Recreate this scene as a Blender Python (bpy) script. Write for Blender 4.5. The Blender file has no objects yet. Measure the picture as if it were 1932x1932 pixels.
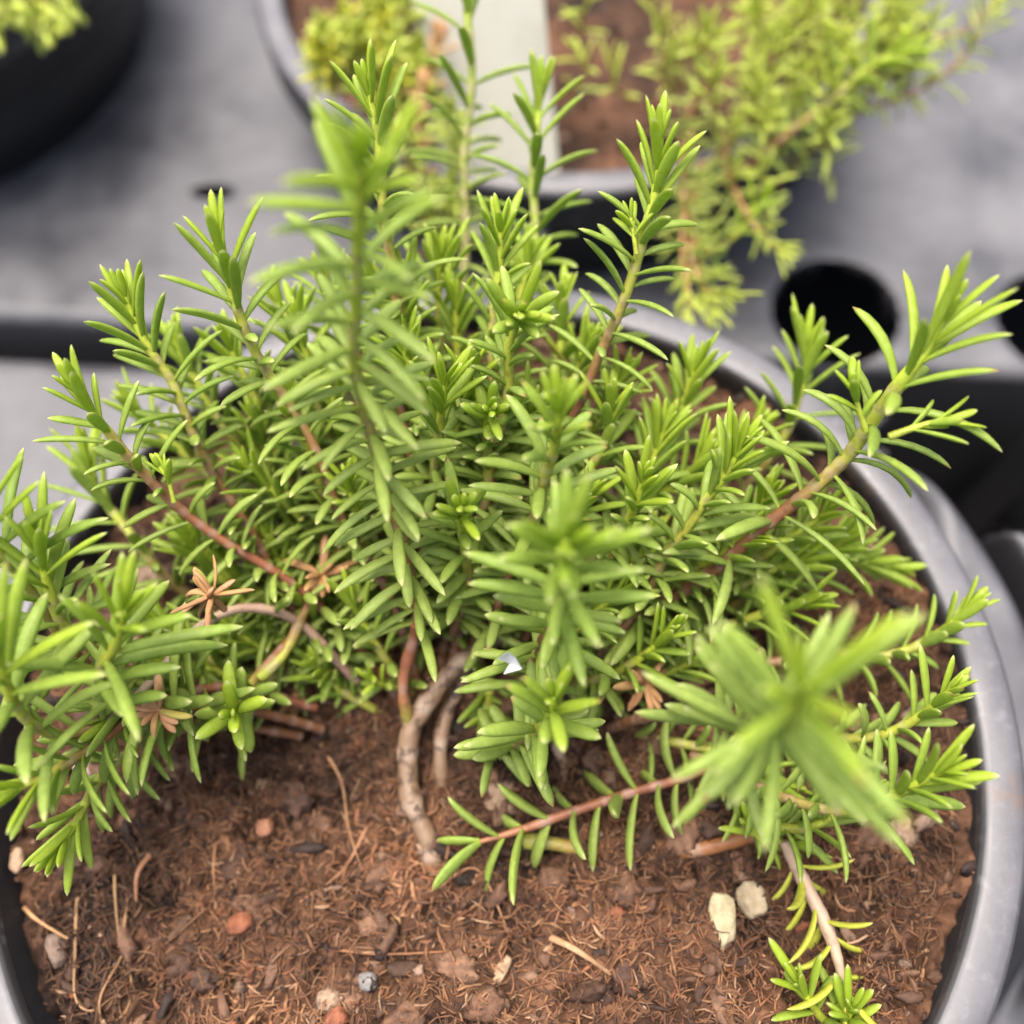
import bpy, math, random
import numpy as np
from mathutils import Vector, Matrix, noise

random.seed(7)
sc = bpy.context.scene
COL = sc.collection
S = 0.06                      # inner radius of the pot in metres; everything below is in pot radii
R = math.radians

# ------------------------------------------------------------------ camera
CAM = np.array([.102, -.527, 2.025])
PITCH, ROLL, FOC = 1.125, -.079, .98
FOCUS, APERTURE = 1.78, .056
cam = bpy.data.cameras.new('camera')
cam.sensor_width = 36.0
cam.lens = 36.0 * FOC
cam.clip_start, cam.clip_end = .004, 50
cam.dof.use_dof = True
cam.dof.focus_distance = FOCUS * S
cam.dof.aperture_fstop = cam.lens / (APERTURE * S * 1000)
camo = bpy.data.objects.new('camera', cam)
COL.objects.link(camo)
sc.camera = camo
cp, sp, cr, sr = math.cos(PITCH), math.sin(PITCH), math.cos(ROLL), math.sin(ROLL)
RT, UP, FW = np.array([1., 0, 0]), np.array([0, sp, cp]), np.array([0, cp, -sp])
XR, XU = cr * RT + sr * UP, -sr * RT + cr * UP
camo.matrix_world = Matrix(((XR[0], XU[0], -FW[0], CAM[0] * S), (XR[1], XU[1], -FW[1], CAM[1] * S),
                            (XR[2], XU[2], -FW[2], CAM[2] * S), (0, 0, 0, 1)))


def at(px, py, d):            # a point of the photograph (1932 px wide) at a depth -> the place it stands
    return CAM + d * (FW + (px / 1932 - .5) / FOC * XR + (.5 - py / 1932) / FOC * XU)


def atz(px, py, z):
    r = FW + (px / 1932 - .5) / FOC * XR + (.5 - py / 1932) / FOC * XU
    return CAM + (z - CAM[2]) / r[2] * r


# ------------------------------------------------------------------ light
SUN_EL, SUN_AZ = R(77), R(-30)
w = bpy.data.worlds.new('World')
sc.world = w
w.use_nodes = True
nt = w.node_tree
bg = nt.nodes['Background']
sky = nt.nodes.new('ShaderNodeTexSky')
sky.sky_type = 'NISHITA'
sky.sun_disc = False
sky.sun_elevation, sky.sun_rotation = SUN_EL, SUN_AZ
sky.air_density, sky.dust_density, sky.ozone_density = .6, 7.0, .4
nt.links.new(sky.outputs[0], bg.inputs[0])
bg.inputs[1].default_value = .14
sun = bpy.data.lights.new('sun', 'SUN')
sun.energy, sun.angle, sun.color = 1.5, R(55), (1, .965, .91)
suno = bpy.data.objects.new('sun', sun)
COL.objects.link(suno)
sd = Vector((math.sin(SUN_AZ) * math.cos(SUN_EL), math.cos(SUN_AZ) * math.cos(SUN_EL), math.sin(SUN_EL)))
suno.rotation_euler = sd.to_track_quat('Z', 'Y').to_euler()
sc.view_settings.view_transform = 'Standard'
sc.view_settings.look = 'None'
sc.view_settings.gamma = 1
sc.view_settings.use_curve_mapping = False
sc.view_settings.exposure = 1.3
sc.cycles.max_bounces = 8


# ------------------------------------------------------------------ materials
class NT:
    def __init__(s, name):
        s.m = bpy.data.materials.new(name)
        s.m.use_nodes = True
        s.t = s.m.node_tree
        s.b = s.t.nodes['Principled BSDF']
        s.out = s.t.nodes['Material Output']

    def n(s, typ, **k):
        x = s.t.nodes.new('ShaderNode' + typ)
        for a, v in k.items():
            setattr(x, a, v)
        return x

    def l(s, a, b):
        s.t.links.new(a, b)

    def noise(s, scale, detail=4, rough=.55, vec=None):
        x = s.n('TexNoise')
        x.inputs['Scale'].default_value = scale / S
        x.inputs['Detail'].default_value = detail
        x.inputs['Roughness'].default_value = rough
        if vec is None:
            if not hasattr(s, 'tc'):
                s.tc = s.n('TexCoord')
            vec = s.tc.outputs['Object']
        s.l(vec, x.inputs['Vector'])
        return x.outputs[0]

    def ramp(s, fac, stops, interp='LINEAR'):
        x = s.n('ValToRGB')
        x.color_ramp.interpolation = interp
        e = x.color_ramp.elements
        while len(e) < len(stops):
            e.new(.5)
        for i, (p, c) in enumerate(stops):
            e[i].position = p
            e[i].color = (c, c, c, 1) if isinstance(c, (int, float)) else (*c, 1)
        s.l(fac, x.inputs[0])
        return x.outputs[0]

    def mix(s, fac, a, b, mode='MIX'):
        x = s.n('Mix', data_type='RGBA', blend_type=mode)
        for i, v in ((0, fac), (6, a), (7, b)):
            if hasattr(v, 'is_linked'):
                s.l(v, x.inputs[i])
            elif i == 0:
                x.inputs[0].default_value = v
            else:
                x.inputs[i].default_value = (*v, 1)
        return x.outputs[2]

    def math(s, op, a, b=None):
        x = s.n('Math', operation=op)
        for i, v in enumerate((a, b)):
            if v is None:
                continue
            if hasattr(v, 'is_linked'):
                s.l(v, x.inputs[i])
            else:
                x.inputs[i].default_value = v
        return x.outputs[0]

    def bump(s, h, strength, dist):
        x = s.n('Bump')
        x.inputs['Strength'].default_value = strength
        x.inputs['Distance'].default_value = dist * S
        s.l(h, x.inputs['Height'])
        s.l(x.outputs[0], s.b.inputs['Normal'])
        return x.outputs[0]

    def attr(s, name='col'):
        x = s.n('Attribute')
        x.attribute_name = name
        y = s.n('SeparateColor')
        s.l(x.outputs['Color'], y.inputs[0])
        s.col = x.outputs['Color']
        return y.outputs

    def set(s, **k):
        for a, v in k.items():
            i = s.b.inputs[a.replace('_', ' ')]
            if hasattr(v, 'is_linked'):
                s.l(v, i)
            elif isinstance(v, tuple):
                i.default_value = (*v, 1)
            else:
                i.default_value = v
        return s


def leaf_material(name, young, mid, old, tip, tip_at=.9, trans=.22, rough=.42):
    m = NT(name)
    u, age, rnd = m.attr()[:3]
    c = m.ramp(age, [(0, young), (.3, mid), (1, old)])
    sp_ = m.noise(60, 3, .6)
    c = m.mix(m.ramp(sp_, [(.45, 0), (.62, .22)]), c, tuple(min(1, v * 1.7 + .02) for v in mid))
    big = m.ramp(rnd, [(0, (.78, .86, .72)), (.5, (1, 1, 1)), (1, (1.0, 1.02, 1.25))])
    c = m.mix(1.0, c, big, 'MULTIPLY')
    c = m.mix(m.ramp(rnd, [(.955, 0), (.975, .8)]), c, (.46, .42, .08))
    base_pale = m.ramp(u, [(0, .55), (.12, 0)])
    c = m.mix(base_pale, c, young)
    tc_ = m.mix(m.ramp(rnd, [(.80, 0), (.86, 1)]), tip, (.42, .22, .10))
    c = m.mix(m.ramp(u, [(tip_at, 0), (min(.995, tip_at + .07), .75)]), c, tc_)
    m.set(Base_Color=c, Roughness=rough)
    m.b.inputs['Specular IOR Level'].default_value = .35
    nrm = m.bump(m.noise(90, 2), .12, .004)
    tr = m.n('BsdfTranslucent')
    m.l(c, tr.inputs[0])
    m.l(nrm, tr.inputs['Normal'])
    mx = m.n('MixShader')
    mx.inputs[0].default_value = trans
    m.l(m.b.outputs[0], mx.inputs[1])
    m.l(tr.outputs[0], mx.inputs[2])
    m.l(mx.outputs[0], m.out.inputs[0])
    return m.m


M_LEAF = leaf_material('leaf_green', (.44, .57, .045), (.34, .46, .08), (.37, .465, .10), (.66, .68, .30), trans=.44)
M_LEAF_YEL = leaf_material('leaf_yellowing', (.56, .56, .05), (.50, .52, .06), (.44, .47, .06), (.6, .5, .15))
M_LEAF_DEAD = leaf_material('leaf_withered', (.56, .32, .14), (.50, .27, .115), (.36, .17, .07), (.58, .36, .17), trans=.12, rough=.7)
M_LEAF_BACK = leaf_material('leaf_fine_yellow_green', (.52, .60, .08), (.43, .51, .10), (.40, .44, .11), (.48, .46, .22))


def stem_material(name, stops, pale=(.42, .31, .24), ring=.4, grain=.35):
    m = NT(name)
    u, age, rnd = m.attr()[:3]
    a2 = m.math('ADD', age, m.math('MULTIPLY', m.math('SUBTRACT', m.noise(14, 3), .5), .35))
    c = m.ramp(a2, stops)
    c = m.mix(m.math('MULTIPLY', u, ring), c, pale)
    c = m.mix(m.ramp(m.noise(40, 4), [(.5, 0), (.62, grain)]), c, tuple(v * .4 for v in stops[-1][1]))
    m.set(Base_Color=c, Roughness=.5)
    m.bump(m.noise(50, 4), .35, .006)
    return m.m


M_STEM = stem_material('stem_green_to_red', [(0, (.40, .50, .04)), (.32, (.36, .38, .05)), (.5, (.32, .22, .06)), (.72, (.25, .105, .045)), (1, (.21, .09, .04))])
M_STEM_GREEN = stem_material('stem_green', [(0, (.36, .46, .04)), (.5, (.27, .33, .05)), (1, (.25, .25, .06))])
M_STEM_RED = stem_material('stem_red', [(0, (.38, .46, .05)), (.18, (.38, .34, .06)), (.34, (.34, .15, .065)), (.7, (.28, .10, .05)), (1, (.24, .085, .045))])
M_WOOD = stem_material('stem_woody', [(0, (.19, .12, .07)), (.5, (.25, .16, .10)), (1, (.17, .10, .06))], (.40, .30, .22), .7, .85)
M_STEM_ORANGE = stem_material('stem_orange', [(0, (.32, .34, .05)), (.3, (.32, .16, .05)), (1, (.25, .09, .03))])
M_STEM_PALE = stem_material('stem_pale', [(0, (.5, .5, .1)), (.3, (.48, .36, .24)), (1, (.42, .24, .17))])


def plastic(name, col, dust, rough=.42, sc_=6, side=None, smear=False):
    m = NT(name)
    n1 = m.noise(sc_, 6, .6)
    n2 = m.noise(sc_ * 9, 5, .65)
    c = m.mix(m.ramp(n1, [(.36, 0), (.64, 1)]), col, dust)
    c = m.mix(m.ramp(m.noise(sc_ * 30, 2, .5), [(.66, 0), (.72, .5)]), c, (.10, .07, .05))
    c = m.mix(m.ramp(n2, [(.55, 0), (.75, .35)]), c, tuple(v * 1.5 for v in dust))
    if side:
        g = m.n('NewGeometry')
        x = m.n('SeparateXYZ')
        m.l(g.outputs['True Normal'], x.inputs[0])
        c = m.mix(m.ramp(x.outputs[2], [(.45, 0), (.85, 1)]), side, c)  # steep faces lack the dust; shade of skirts and hole walls painted in too
    if smear:
        sm = m.math('MULTIPLY', m.ramp(m.noise(3.5, 5, .7), [(.56, 0), (.66, .55)]), m.ramp(m.noise(45, 3), [(.45, 0), (.6, 1)]))
        c = m.mix(sm, c, (.16, .10, .065))
        c = m.mix(m.ramp(m.noise(26, 2, .4), [(.62, 0), (.72, .25)]), c, (.24, .24, .25))
    m.set(Base_Color=c, Roughness=m.ramp(n1, [(.3, rough - .1), (.7, rough + .18)]))
    m.b.inputs['Specular IOR Level'].default_value = .55
    m.bump(m.noise(sc_ * 5, 5), .18, .006)
    return m.m


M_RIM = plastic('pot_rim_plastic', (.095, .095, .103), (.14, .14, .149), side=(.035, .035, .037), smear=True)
M_WALL = plastic('pot_black_plastic', (.022, .023, .025), (.034, .034, .036), .45)
M_WALL.node_tree.nodes['Principled BSDF'].inputs['Specular IOR Level'].default_value = .25
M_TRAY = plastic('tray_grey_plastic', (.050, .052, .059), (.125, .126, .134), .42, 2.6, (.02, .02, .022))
M_BENCH = plastic('bench_dark', (.02, .02, .022), (.03, .03, .03), .7, 2)
M_LABEL = NT('label_white_plastic')
_c = M_LABEL.mix(M_LABEL.ramp(M_LABEL.noise(5, 6, .7), [(.5, 0), (.75, .6)]), (.44, .44, .37), (.30, .30, .23))
M_LABEL = M_LABEL.set(Base_Color=_c, Roughness=.45).m


def colour_attr_mat(name, rough=.85, spec=.3, bscale=45, bstr=.6, dark=.55):
    m = NT(name)
    m.attr()
    n = m.noise(bscale, 5, .65)
    c = m.mix(m.ramp(n, [(.35, 1), (.55, 0)]), m.col, m.mix(1.0, m.col, (dark, dark * .95, dark * .9), 'MULTIPLY'))
    m.set(Base_Color=c, Roughness=rough)
    m.b.inputs['Specular IOR Level'].default_value = spec
    m.bump(n, bstr, .012)
    return m.m


M_SOIL = colour_attr_mat('soil_peat', .8, .3, 40, .7)
M_CRUMB = colour_attr_mat('soil_crumbs', .7, .4, 70, .5)
M_STONE = colour_attr_mat('stone', .75, .3, 30, .8, .7)
M_STRAW = colour_attr_mat('dry_straw', .6, .35, 60, .3, .75)
m = NT('white_film')
m.set(Base_Color=m.ramp(m.noise(18, 4), [(.35, (.42, .44, .45)), (.65, (.66, .68, .69))]), Roughness=.4)
M_FILM = m.m


# ------------------------------------------------------------------ mesh building
class MB:
    """collects vertices (pot radii), faces and a colour per vertex; build() links them as ONE mesh object"""

    def __init__(s):
        s.v, s.f, s.c, s.mi, s.n = [], [], [], [], 0

    def add(s, v, f, c, mi=0):
        v = np.asarray(v, float)
        c = np.asarray(c, float)
        if c.ndim == 1:
            c = np.tile(c, (len(v), 1))
        s.v.append(v)
        s.c.append(c)
        f = np.asarray(f)
        s.f.append(f + s.n)
        s.mi.append(np.full(len(f), mi))
        s.n += len(v)

    def build(s, name, mats, parent=None, origin=(0, 0, 0), smooth=True):
        origin = np.asarray(origin, float)
        me = bpy.data.meshes.new(name)
        v = (np.concatenate(s.v) - origin) * S
        loops, starts, tot = [], [], 0
        for f in s.f:
            k = f.shape[1]
            starts.append(tot + np.arange(len(f)) * k)
            loops.append(f.ravel())
            tot += f.size
        loops, starts = np.concatenate(loops), np.concatenate(starts)
        me.vertices.add(len(v))
        me.vertices.foreach_set('co', v.astype(np.float32).ravel())
        me.loops.add(len(loops))
        me.loops.foreach_set('vertex_index', loops.astype(np.int32))
        me.polygons.add(len(starts))
        me.polygons.foreach_set('loop_start', starts.astype(np.int32))
        mats = mats if isinstance(mats, (list, tuple)) else [mats]
        for m_ in mats:
            me.materials.append(m_)
        me.polygons.foreach_set('material_index', np.concatenate(s.mi).astype(np.int32))
        me.update(calc_edges=True)
        me.polygons.foreach_set('use_smooth', np.full(len(starts), smooth))
        c = np.concatenate(s.c)
        a = me.color_attributes.new('col', 'FLOAT_COLOR', 'POINT')
        a.data.foreach_set('color', np.concatenate([c, np.ones((len(c), 1))], 1).astype(np.float32).ravel())
        me.validate()
        o = bpy.data.objects.new(name, me)
        COL.objects.link(o)
        if parent is not None:
            o.parent = parent
        else:
            o.location = origin * S
        return o


def tag(o, label=None, cat=None, group=None, kind=None):
    for k, v in (('label', label), ('category', cat), ('group', group), ('kind', kind)):
        if v:
            o[k] = v
    return o


def thing(name, origin, label, cat, group=None):
    o = bpy.data.objects.new(name, None)
    o.empty_display_size = .01
    COL.objects.link(o)
    o.location = np.asarray(origin) * S
    return tag(o, label, cat, group)


def unit(v):
    return v / (np.linalg.norm(v, axis=-1, keepdims=True) + 1e-12)


def spline(P, step):
    P = np.asarray(P, float)
    if len(P) == 2:
        P = np.array([P[0], (P[0] + P[1]) / 2, P[1]])
    Q = np.vstack([2 * P[0] - P[1], P, 2 * P[-1] - P[-2]])
    out = []
    for i in range(len(P) - 1):
        a, b, c, d = Q[i:i + 4]
        t = np.linspace(0, 1, 14, endpoint=False)[:, None]
        out.append(.5 * (2 * b + (c - a) * t + (2 * a - 5 * b + 4 * c - d) * t ** 2 + (3 * b - a - 3 * c + d) * t ** 3))
    out = np.vstack(out + [P[-1:]])
    ln = np.concatenate([[0], np.cumsum(np.linalg.norm(np.diff(out, axis=0), axis=1))])
    n = max(4, int(ln[-1] / step))
    s = np.linspace(0, ln[-1], n)
    return np.stack([np.interp(s, ln, out[:, k]) for k in range(3)], 1), s


def frames(C):
    T = unit(np.gradient(C, axis=0))
    n = np.cross(T[0], [.3, .2, .93])
    if np.linalg.norm(n) < .1:
        n = np.cross(T[0], [1, 0, 0])
    n = unit(n)
    N = [n]
    for i in range(1, len(C)):
        n = n - T[i] * (n @ T[i])
        n = unit(n)
        N.append(n)
    N = np.array(N)
    return T, N, np.cross(T, N)


def tube(mb, C, rad, col, k=8, mi=0, flat=1.0, cap=True):
    C = np.asarray(C, float)
    n = len(C)
    T, N, B = frames(C)
    rad = np.broadcast_to(rad, (n,))
    a = np.arange(k) / k * 2 * math.pi
    V = C[:, None] + rad[:, None, None] * (np.cos(a)[None, :, None] * N[:, None] + flat * np.sin(a)[None, :, None] * B[:, None])
    idx = np.arange(n * k).reshape(n, k)
    nx = np.roll(idx, -1, 1)
    F = np.stack([idx[:-1], nx[:-1], nx[1:], idx[1:]], -1).reshape(-1, 4)
    col = np.asarray(col, float)
    if col.ndim == 2:
        col = np.repeat(col, k, 0)
    mb.add(V.reshape(-1, 3), F, col, mi)
    if cap:
        for e in (0, n - 1):
            cv = np.vstack([V[e], C[e:e + 1] + (T[e] * rad[e] * (.4 if e else -.4))])
            fr = np.stack([np.arange(k), (np.arange(k) + 1) % k, np.full(k, k)], -1)
            if e == 0:
                fr = fr[:, ::-1]
            cc = col if col.ndim == 1 else np.vstack([col[e * k:(e + 1) * k], col[e * k:e * k + 1]])
            mb.add(cv, fr, cc, mi)


# ------------------------------------------------------------------ needle leaves
NS, NK = 9, 8
_s = np.array([0, .08, .2, .36, .52, .68, .82, .93, 1.0])
_prof = np.array([.50, .60, .80, .95, 1.0, .98, .86, .56, .07])
_a = np.arange(NK) / NK * 2 * math.pi
_cx, _cy = np.cos(_a), np.where(np.sin(_a) > 0, .42, .62) * np.sin(_a)
_li = np.arange(NS * NK).reshape(NS, NK)
_ln = np.roll(_li, -1, 1)
_lf = np.stack([_li[:-1], _ln[:-1], _ln[1:], _li[1:]], -1).reshape(-1, 4)


def leaf(mb, P, T, A, L, W, th, bend, age, rnd, grav=.1, twist=0.0, side=0.0):
    """one fleshy needle leaf: P foot, T the stem's direction, A outward; th opening angle, bend curl away from the tip"""
    ds = np.diff(_s, prepend=0)
    ang = th + bend * _s ** 1.3
    B = np.cross(T, A)
    D = np.cos(ang)[:, None] * T + np.sin(ang)[:, None] * A + (side * _s)[:, None] * B
    D[:, 2] -= grav * _s
    D = unit(D)
    C = P + np.cumsum(D * (ds * L)[:, None], 0)
    Bn = unit(B - D * (D @ B)[:, None])
    Nn = np.cross(Bn, D)
    if twist:
        Bn, Nn = Bn * math.cos(twist) + Nn * math.sin(twist), Nn * math.cos(twist) - Bn * math.sin(twist)
    r = (_prof * W / 2)[:, None, None]
    V = C[:, None] + r * (_cx[None, :, None] * Bn[:, None] + _cy[None, :, None] * Nn[:, None])
    c = np.empty((NS * NK, 3))
    c[:, 0] = np.repeat(_s, NK)
    c[:, 1] = age
    c[:, 2] = rnd
    mb.add(V.reshape(-1, 3), _lf, c)


LK, WK = 1.24, 1.2


def grow(root, origin, path, L=.112, W=.0185, sp_=.0138, rs=.0095, tiplen=.16, mats=(M_STEM, M_LEAF), bare=.13, th_low=92,
         seed=None, keep=.95, grav=.12, name='shoot', young=.19, label=None, stem_len=.62, agep=.0, bendv=.32, lowscale=.85, turn=0.0):
    """a leafy shoot: path runs from the tip to the foot. The stem is the part, its foliage the sub-part"""
    rg = random.Random(seed)
    L, W = L * LK, W * WK
    C, s = spline(path, .012)
    # a little natural waver
    wv = np.stack([np.sin(s * 17 + rg.random() * 6), np.sin(s * 13 + rg.random() * 6), np.sin(s * 15 + rg.random() * 6)], 1)
    C = C + wv * .006 * np.clip(s / .2, 0, 1)[:, None]
    Lt = s[-1]
    T, N, B = frames(C)
    T = -T                                     # towards the tip
    age = np.clip(np.clip(s / stem_len, 0, 1) * (1 - agep) + agep, 0, 1)
    rad = rs * (.45 + .55 * np.clip(s / .12, 0, 1)) * (1 + .3 * np.clip((s - .5) / 1.0, 0, 1))
    nodes = (s / (sp_ * 2.2)) % 1
    rad = rad * (1 + .10 * (nodes < .3))
    st = MB()
    tube(st, C, rad, np.stack([(nodes < .3) * 1.0 * (s > .12), age, np.full(len(s), rg.random())], 1), 8)
    so = st.build(name, mats[0], root, origin)
    if label:
        so['label'] = label
    fo = MB()
    q, k = .004, 0
    ph = rg.random() * 6.28 + turn
    srnd = rg.random() * .5
    drift = rg.gauss(0, .035)
    while q < Lt * (1 - bare):
        i = min(len(C) - 1, int(q / Lt * (len(C) - 1)))
        x = min(1, q / tiplen)                 # 0 at the tip, 1 fully opened
        phi = ph + (k % 2) * math.pi + (k // 2 % 2) * math.pi / 2 + k * drift + rg.gauss(0, .2)
        A = math.cos(phi) * N[i] + math.sin(phi) * B[i]
        low = np.clip((q - tiplen) / .5, 0, 1)
        th = R(12 + (52 - 12) * x ** .8 + (th_low - 52) * (low ** .6 if q > tiplen else 0) + rg.gauss(0, 8))
        LL = L * (.36 + .64 * min(1, x * 3.2)) * (1 - (1 - lowscale) * low) * rg.uniform(.66, 1.12)
        WW = W * (.62 + .38 * min(1, x * 1.8)) * rg.uniform(.9, 1.1)
        if rg.random() < keep or x < .5:
            leaf(fo, C[i] + A * rad[i] * .6, T[i], A, LL, WW, th * .86, R(9) * x + bendv * x * rg.uniform(.1, 1.2),
                 min(1, max(0, (q / young - .12) * .5 if q < young else .44 + .56 * low) + agep * .5 + rg.uniform(-.06, .06)), min(1, srnd + rg.random() * .5),
                 grav * (.5 + x) * rg.uniform(.4, 1.4), rg.gauss(0, .15), rg.gauss(0, .12))
        q += sp_ * (.35 if k % 2 == 0 else 1.65) * rg.uniform(.8, 1.2) * (.5 + .5 * x) * (1 - .22 * low)
        k += 1
    f = fo.build('foliage', mats[1], so, origin)
    return so


def depth_at(px, py, z):
    return float((atz(px, py, z) - CAM) @ FW)


def px_path(pts, d0, d1):
    if isinstance(d0, tuple):          # a height instead of a depth
        d0 = depth_at(*pts[0], d0[0])
    if isinstance(d1, tuple):
        d1 = depth_at(*pts[-1], d1[0])
    p = np.array([q[:2] for q in pts], float)
    ln = np.concatenate([[0], np.cumsum(np.linalg.norm(np.diff(p, axis=0), axis=1) + 1)])
    kx, kd = [0.0], [d0]
    for q, l_ in zip(pts, ln):          # a third number is that point's own depth
        if len(q) == 3:
            if l_ == 0:
                kd[0] = q[2]
            else:
                kx.append(l_)
                kd.append(q[2])
    if kx[-1] < ln[-1]:
        kx.append(ln[-1])
        kd.append(d1)
    return [at(x, y, np.interp(l_, kx, kd)) for (x, y), l_ in zip(p, ln)]


# ------------------------------------------------------------------ the setting: bench and trays
E1, E2 = np.array([.987, -.163]), np.array([.163, .987])     # the trays' rows run slightly turned


def uv2xy(u, v):
    return E1 * u + E2 * v


b = MB()
b.add([(-9, -6, -1.72), (9, -6, -1.72), (9, 12, -1.72), (-9, 12, -1.72)], [[0, 1, 2, 3]], (0, 0, 0))
tag(b.build('bench_top', M_BENCH), kind='structure')


def sstep(a, b_, x):
    t = np.clip((x - a) / (b_ - a), 0, 1)
    return t * t * (3 - 2 * t)


def tray(name, u0, u1, v0, v1, h, label, ztop, cut, step=.0105):
    """a moulded plant tray: its top sheet with cups and holes, rounded shoulders and skirts, one moulding"""
    us = np.arange(u0, u1 + 1e-6, step)
    vs = np.arange(v0, v1 + 1e-6, step)
    U, Vv = np.meshgrid(us, vs)
    Z = h(U, Vv)
    e = np.minimum(np.minimum(U - u0, u1 - U), np.minimum(Vv - v0, v1 - Vv))
    Z = np.where(e < .07, Z - .07 + np.sqrt(np.maximum(0, .07 ** 2 - (.07 - e) ** 2)), Z)
    Z = np.where(e < step * .5, -1.70, Z)
    XY = U[..., None] * E1 + Vv[..., None] * E2
    V3 = np.concatenate([XY, Z[..., None]], -1)
    n, m_ = U.shape
    idx = np.arange(n * m_).reshape(n, m_)
    F = np.stack([idx[:-1, :-1], idx[:-1, 1:], idx[1:, 1:], idx[1:, :-1]], -1).reshape(-1, 4)
    inner = (e > .1).ravel()[F].all(1)
    F = F[~(inner & (Z.ravel()[F].mean(1) < ztop - cut))]
    t = MB()
    t.add(V3.reshape(-1, 3), F, (0, 0, 0))
    o = t.build(name, M_TRAY)
    return tag(o, label, 'plant tray')


ZB = -.75


def hole(U, V, u, v, r, depth, soft=.02):
    d = np.hypot(U - u, V - v)
    return -depth * (1 - sstep(r, r + soft, d)) + .003 * np.exp(-((d - r - .07) / .05) ** 2)


def h_back(U, V):
    z = np.full(U.shape, ZB)
    for (x, y) in ((.46, 2.67),):
        u, v = E1 @ (x, y), E2 @ (x, y)
        z = z + hole(U, V, u, v, .90, .8)
    for u in (.98, 1.72):
        z = z + hole(U, V, u, 1.63, .19, .9)
    q = atz(400, 362, ZB)[:2]
    z = z - .3 * (1 - sstep(.6, 1.1, ((U - E1 @ q) / .075) ** 2 + ((V - E2 @ q) / .03) ** 2))
    z = z + .05 * sstep(1.95, 2.35, U) * (1 - sstep(1.9, 2.6, V))
    return z


def h_front(U, V):
    right = sstep(.75, 1.1, U) * (1 - sstep(.86, 1.22, V)) * sstep(-.55, -.1, V)
    z = -.85 + .50 * right
    d = np.hypot(U, V)
    z = z + .10 * sstep(.05, .45, V) * (sstep(1.13, 1.18, d) * (1 - sstep(1.27, 1.36, d)))
    z = z - .25 * np.exp(-((d - 1.39) / .03) ** 2) * right
    z = z - 1.2 * (1 - sstep(1.06, 1.10, d))
    g = ((U - 1.42) / .36) ** 2 + ((V - 1.02) / .36) ** 2
    z = z - 1.25 * (1 - sstep(.85, 1.12, g)) * sstep(1.31, 1.37, d)
    return z


tray('plant_tray', -3.6, 3.6, 1.40, 4.3, h_back, 'grey plastic tray with round holes under the two pots behind', ZB, .05)
tray('plant_tray', -2.6, 2.4, -1.4, 1.33, h_front, 'grey plastic tray holding the large pot in front', -.85, .42)


# ------------------------------------------------------------------ pots
def lathe(mb, prof, cx, cy, k=160, col=(0, 0, 0), mi=0, tilt=(0, 0)):
    prof = np.asarray(prof, float)
    a = np.arange(k) / k * 2 * math.pi
    V = np.stack([cx + prof[:, :1] * np.cos(a), cy + prof[:, :1] * np.sin(a), np.repeat(prof[:, 1:2], k, 1)], -1)
    idx = np.arange(len(prof) * k).reshape(len(prof), k)
    nx = np.roll(idx, -1, 1)
    F = np.stack([idx[:-1], nx[:-1], nx[1:], idx[1:]], -1).reshape(-1, 4)
    mb.add(V.reshape(-1, 3), F, col, mi)


def pot(cx, cy, zr, depth, r_base, label):
    root = thing('plant_pot', (cx, cy, zr - depth), label, 'plant pot', 'round black plastic plant pots')
    o = (cx, cy, zr - depth)
    a = MB()
    lathe(a, [(1.0, zr - .035), (1.002, zr - .012), (1.008, zr - .003), (1.02, zr), (1.062, zr), (1.078, zr - .004), (1.088, zr - .014),
              (1.092, zr - .03), (1.088, zr - .15), (1.082, zr - .165), (1.05, zr - .168)], cx, cy)
    a.build('rim', M_RIM, root, o)
    a = MB()
    lathe(a, [(1.0, zr - .036), (.965, zr - .5), (r_base - .03, zr - depth + .03), (.02, zr - depth + .03)], cx, cy)
    lathe(a, [(1.05, zr - .169), (1.035, zr - .19), (r_base + .02, zr - depth + .02), (r_base, zr - depth), (.02, zr - depth)], cx, cy)
    a.build('wall', M_WALL, root, o)
    return root


pot(0, 0, 0, 1.55, .84, 'large black round pot with grey rim in the front tray, holding the sharp green bush')
pot(.46, 2.67, -.25, 1.25, .86, 'black round pot behind the bush, with a white label standing in it')
pot(-2.1, 3.1, -.04, .72, .86, 'black round pot standing whole on the rear tray at its far left')


# ------------------------------------------------------------------ soil
def fbm(x, y, sc_, oct_=4, z=0.0):
    return noise.fractal(Vector((x * sc_, y * sc_, z)), 1.0, 2.0, oct_)


PALETTE = [((.06, .030, .017), 5), ((.10, .050, .029), 7), ((.15, .080, .047), 5), ((.24, .145, .09), 2), ((.030, .018, .013), 4),
           ((.36, .24, .165), 1.2), ((.25, .085, .04), 1.0), ((.17, .12, .09), .5)]
PCOL, PW = [p[0] for p in PALETTE], [p[1] for p in PALETTE]


def soil_height(x, y):
    r = math.hypot(x, y)
    return -.062 + .03 * fbm(x, y, 1.9, 3) + .02 * math.exp(-((x + .1) ** 2 + (y - .05) ** 2) / .25) - .008 * max(0, (r - .9) / .1) + .03 * x


DRY_AND_SHADE = [(atz(740, 1690, -.06), .17, .75), (atz(560, 1880, -.06), .09, .6), (atz(1000, 1800, -.06), .12, .35), (atz(1500, 1700, -.06), .15, .35),
       (atz(560, 1480, -.06), .2, -.5), (atz(900, 1480, -.06), .2, -.4), (atz(420, 1830, -.06), .12, -.3)]  # negative entries darken the soil: damp plus painted shade under the bush


def dry_and_shade(x, y, seed):
    return 1.3 * fbm(x, y, 3.2, 3, seed + 40) + sum(a * math.exp(-((x - p[0]) ** 2 + (y - p[1]) ** 2) / r ** 2) for p, r, a in DRY_AND_SHADE)


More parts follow.
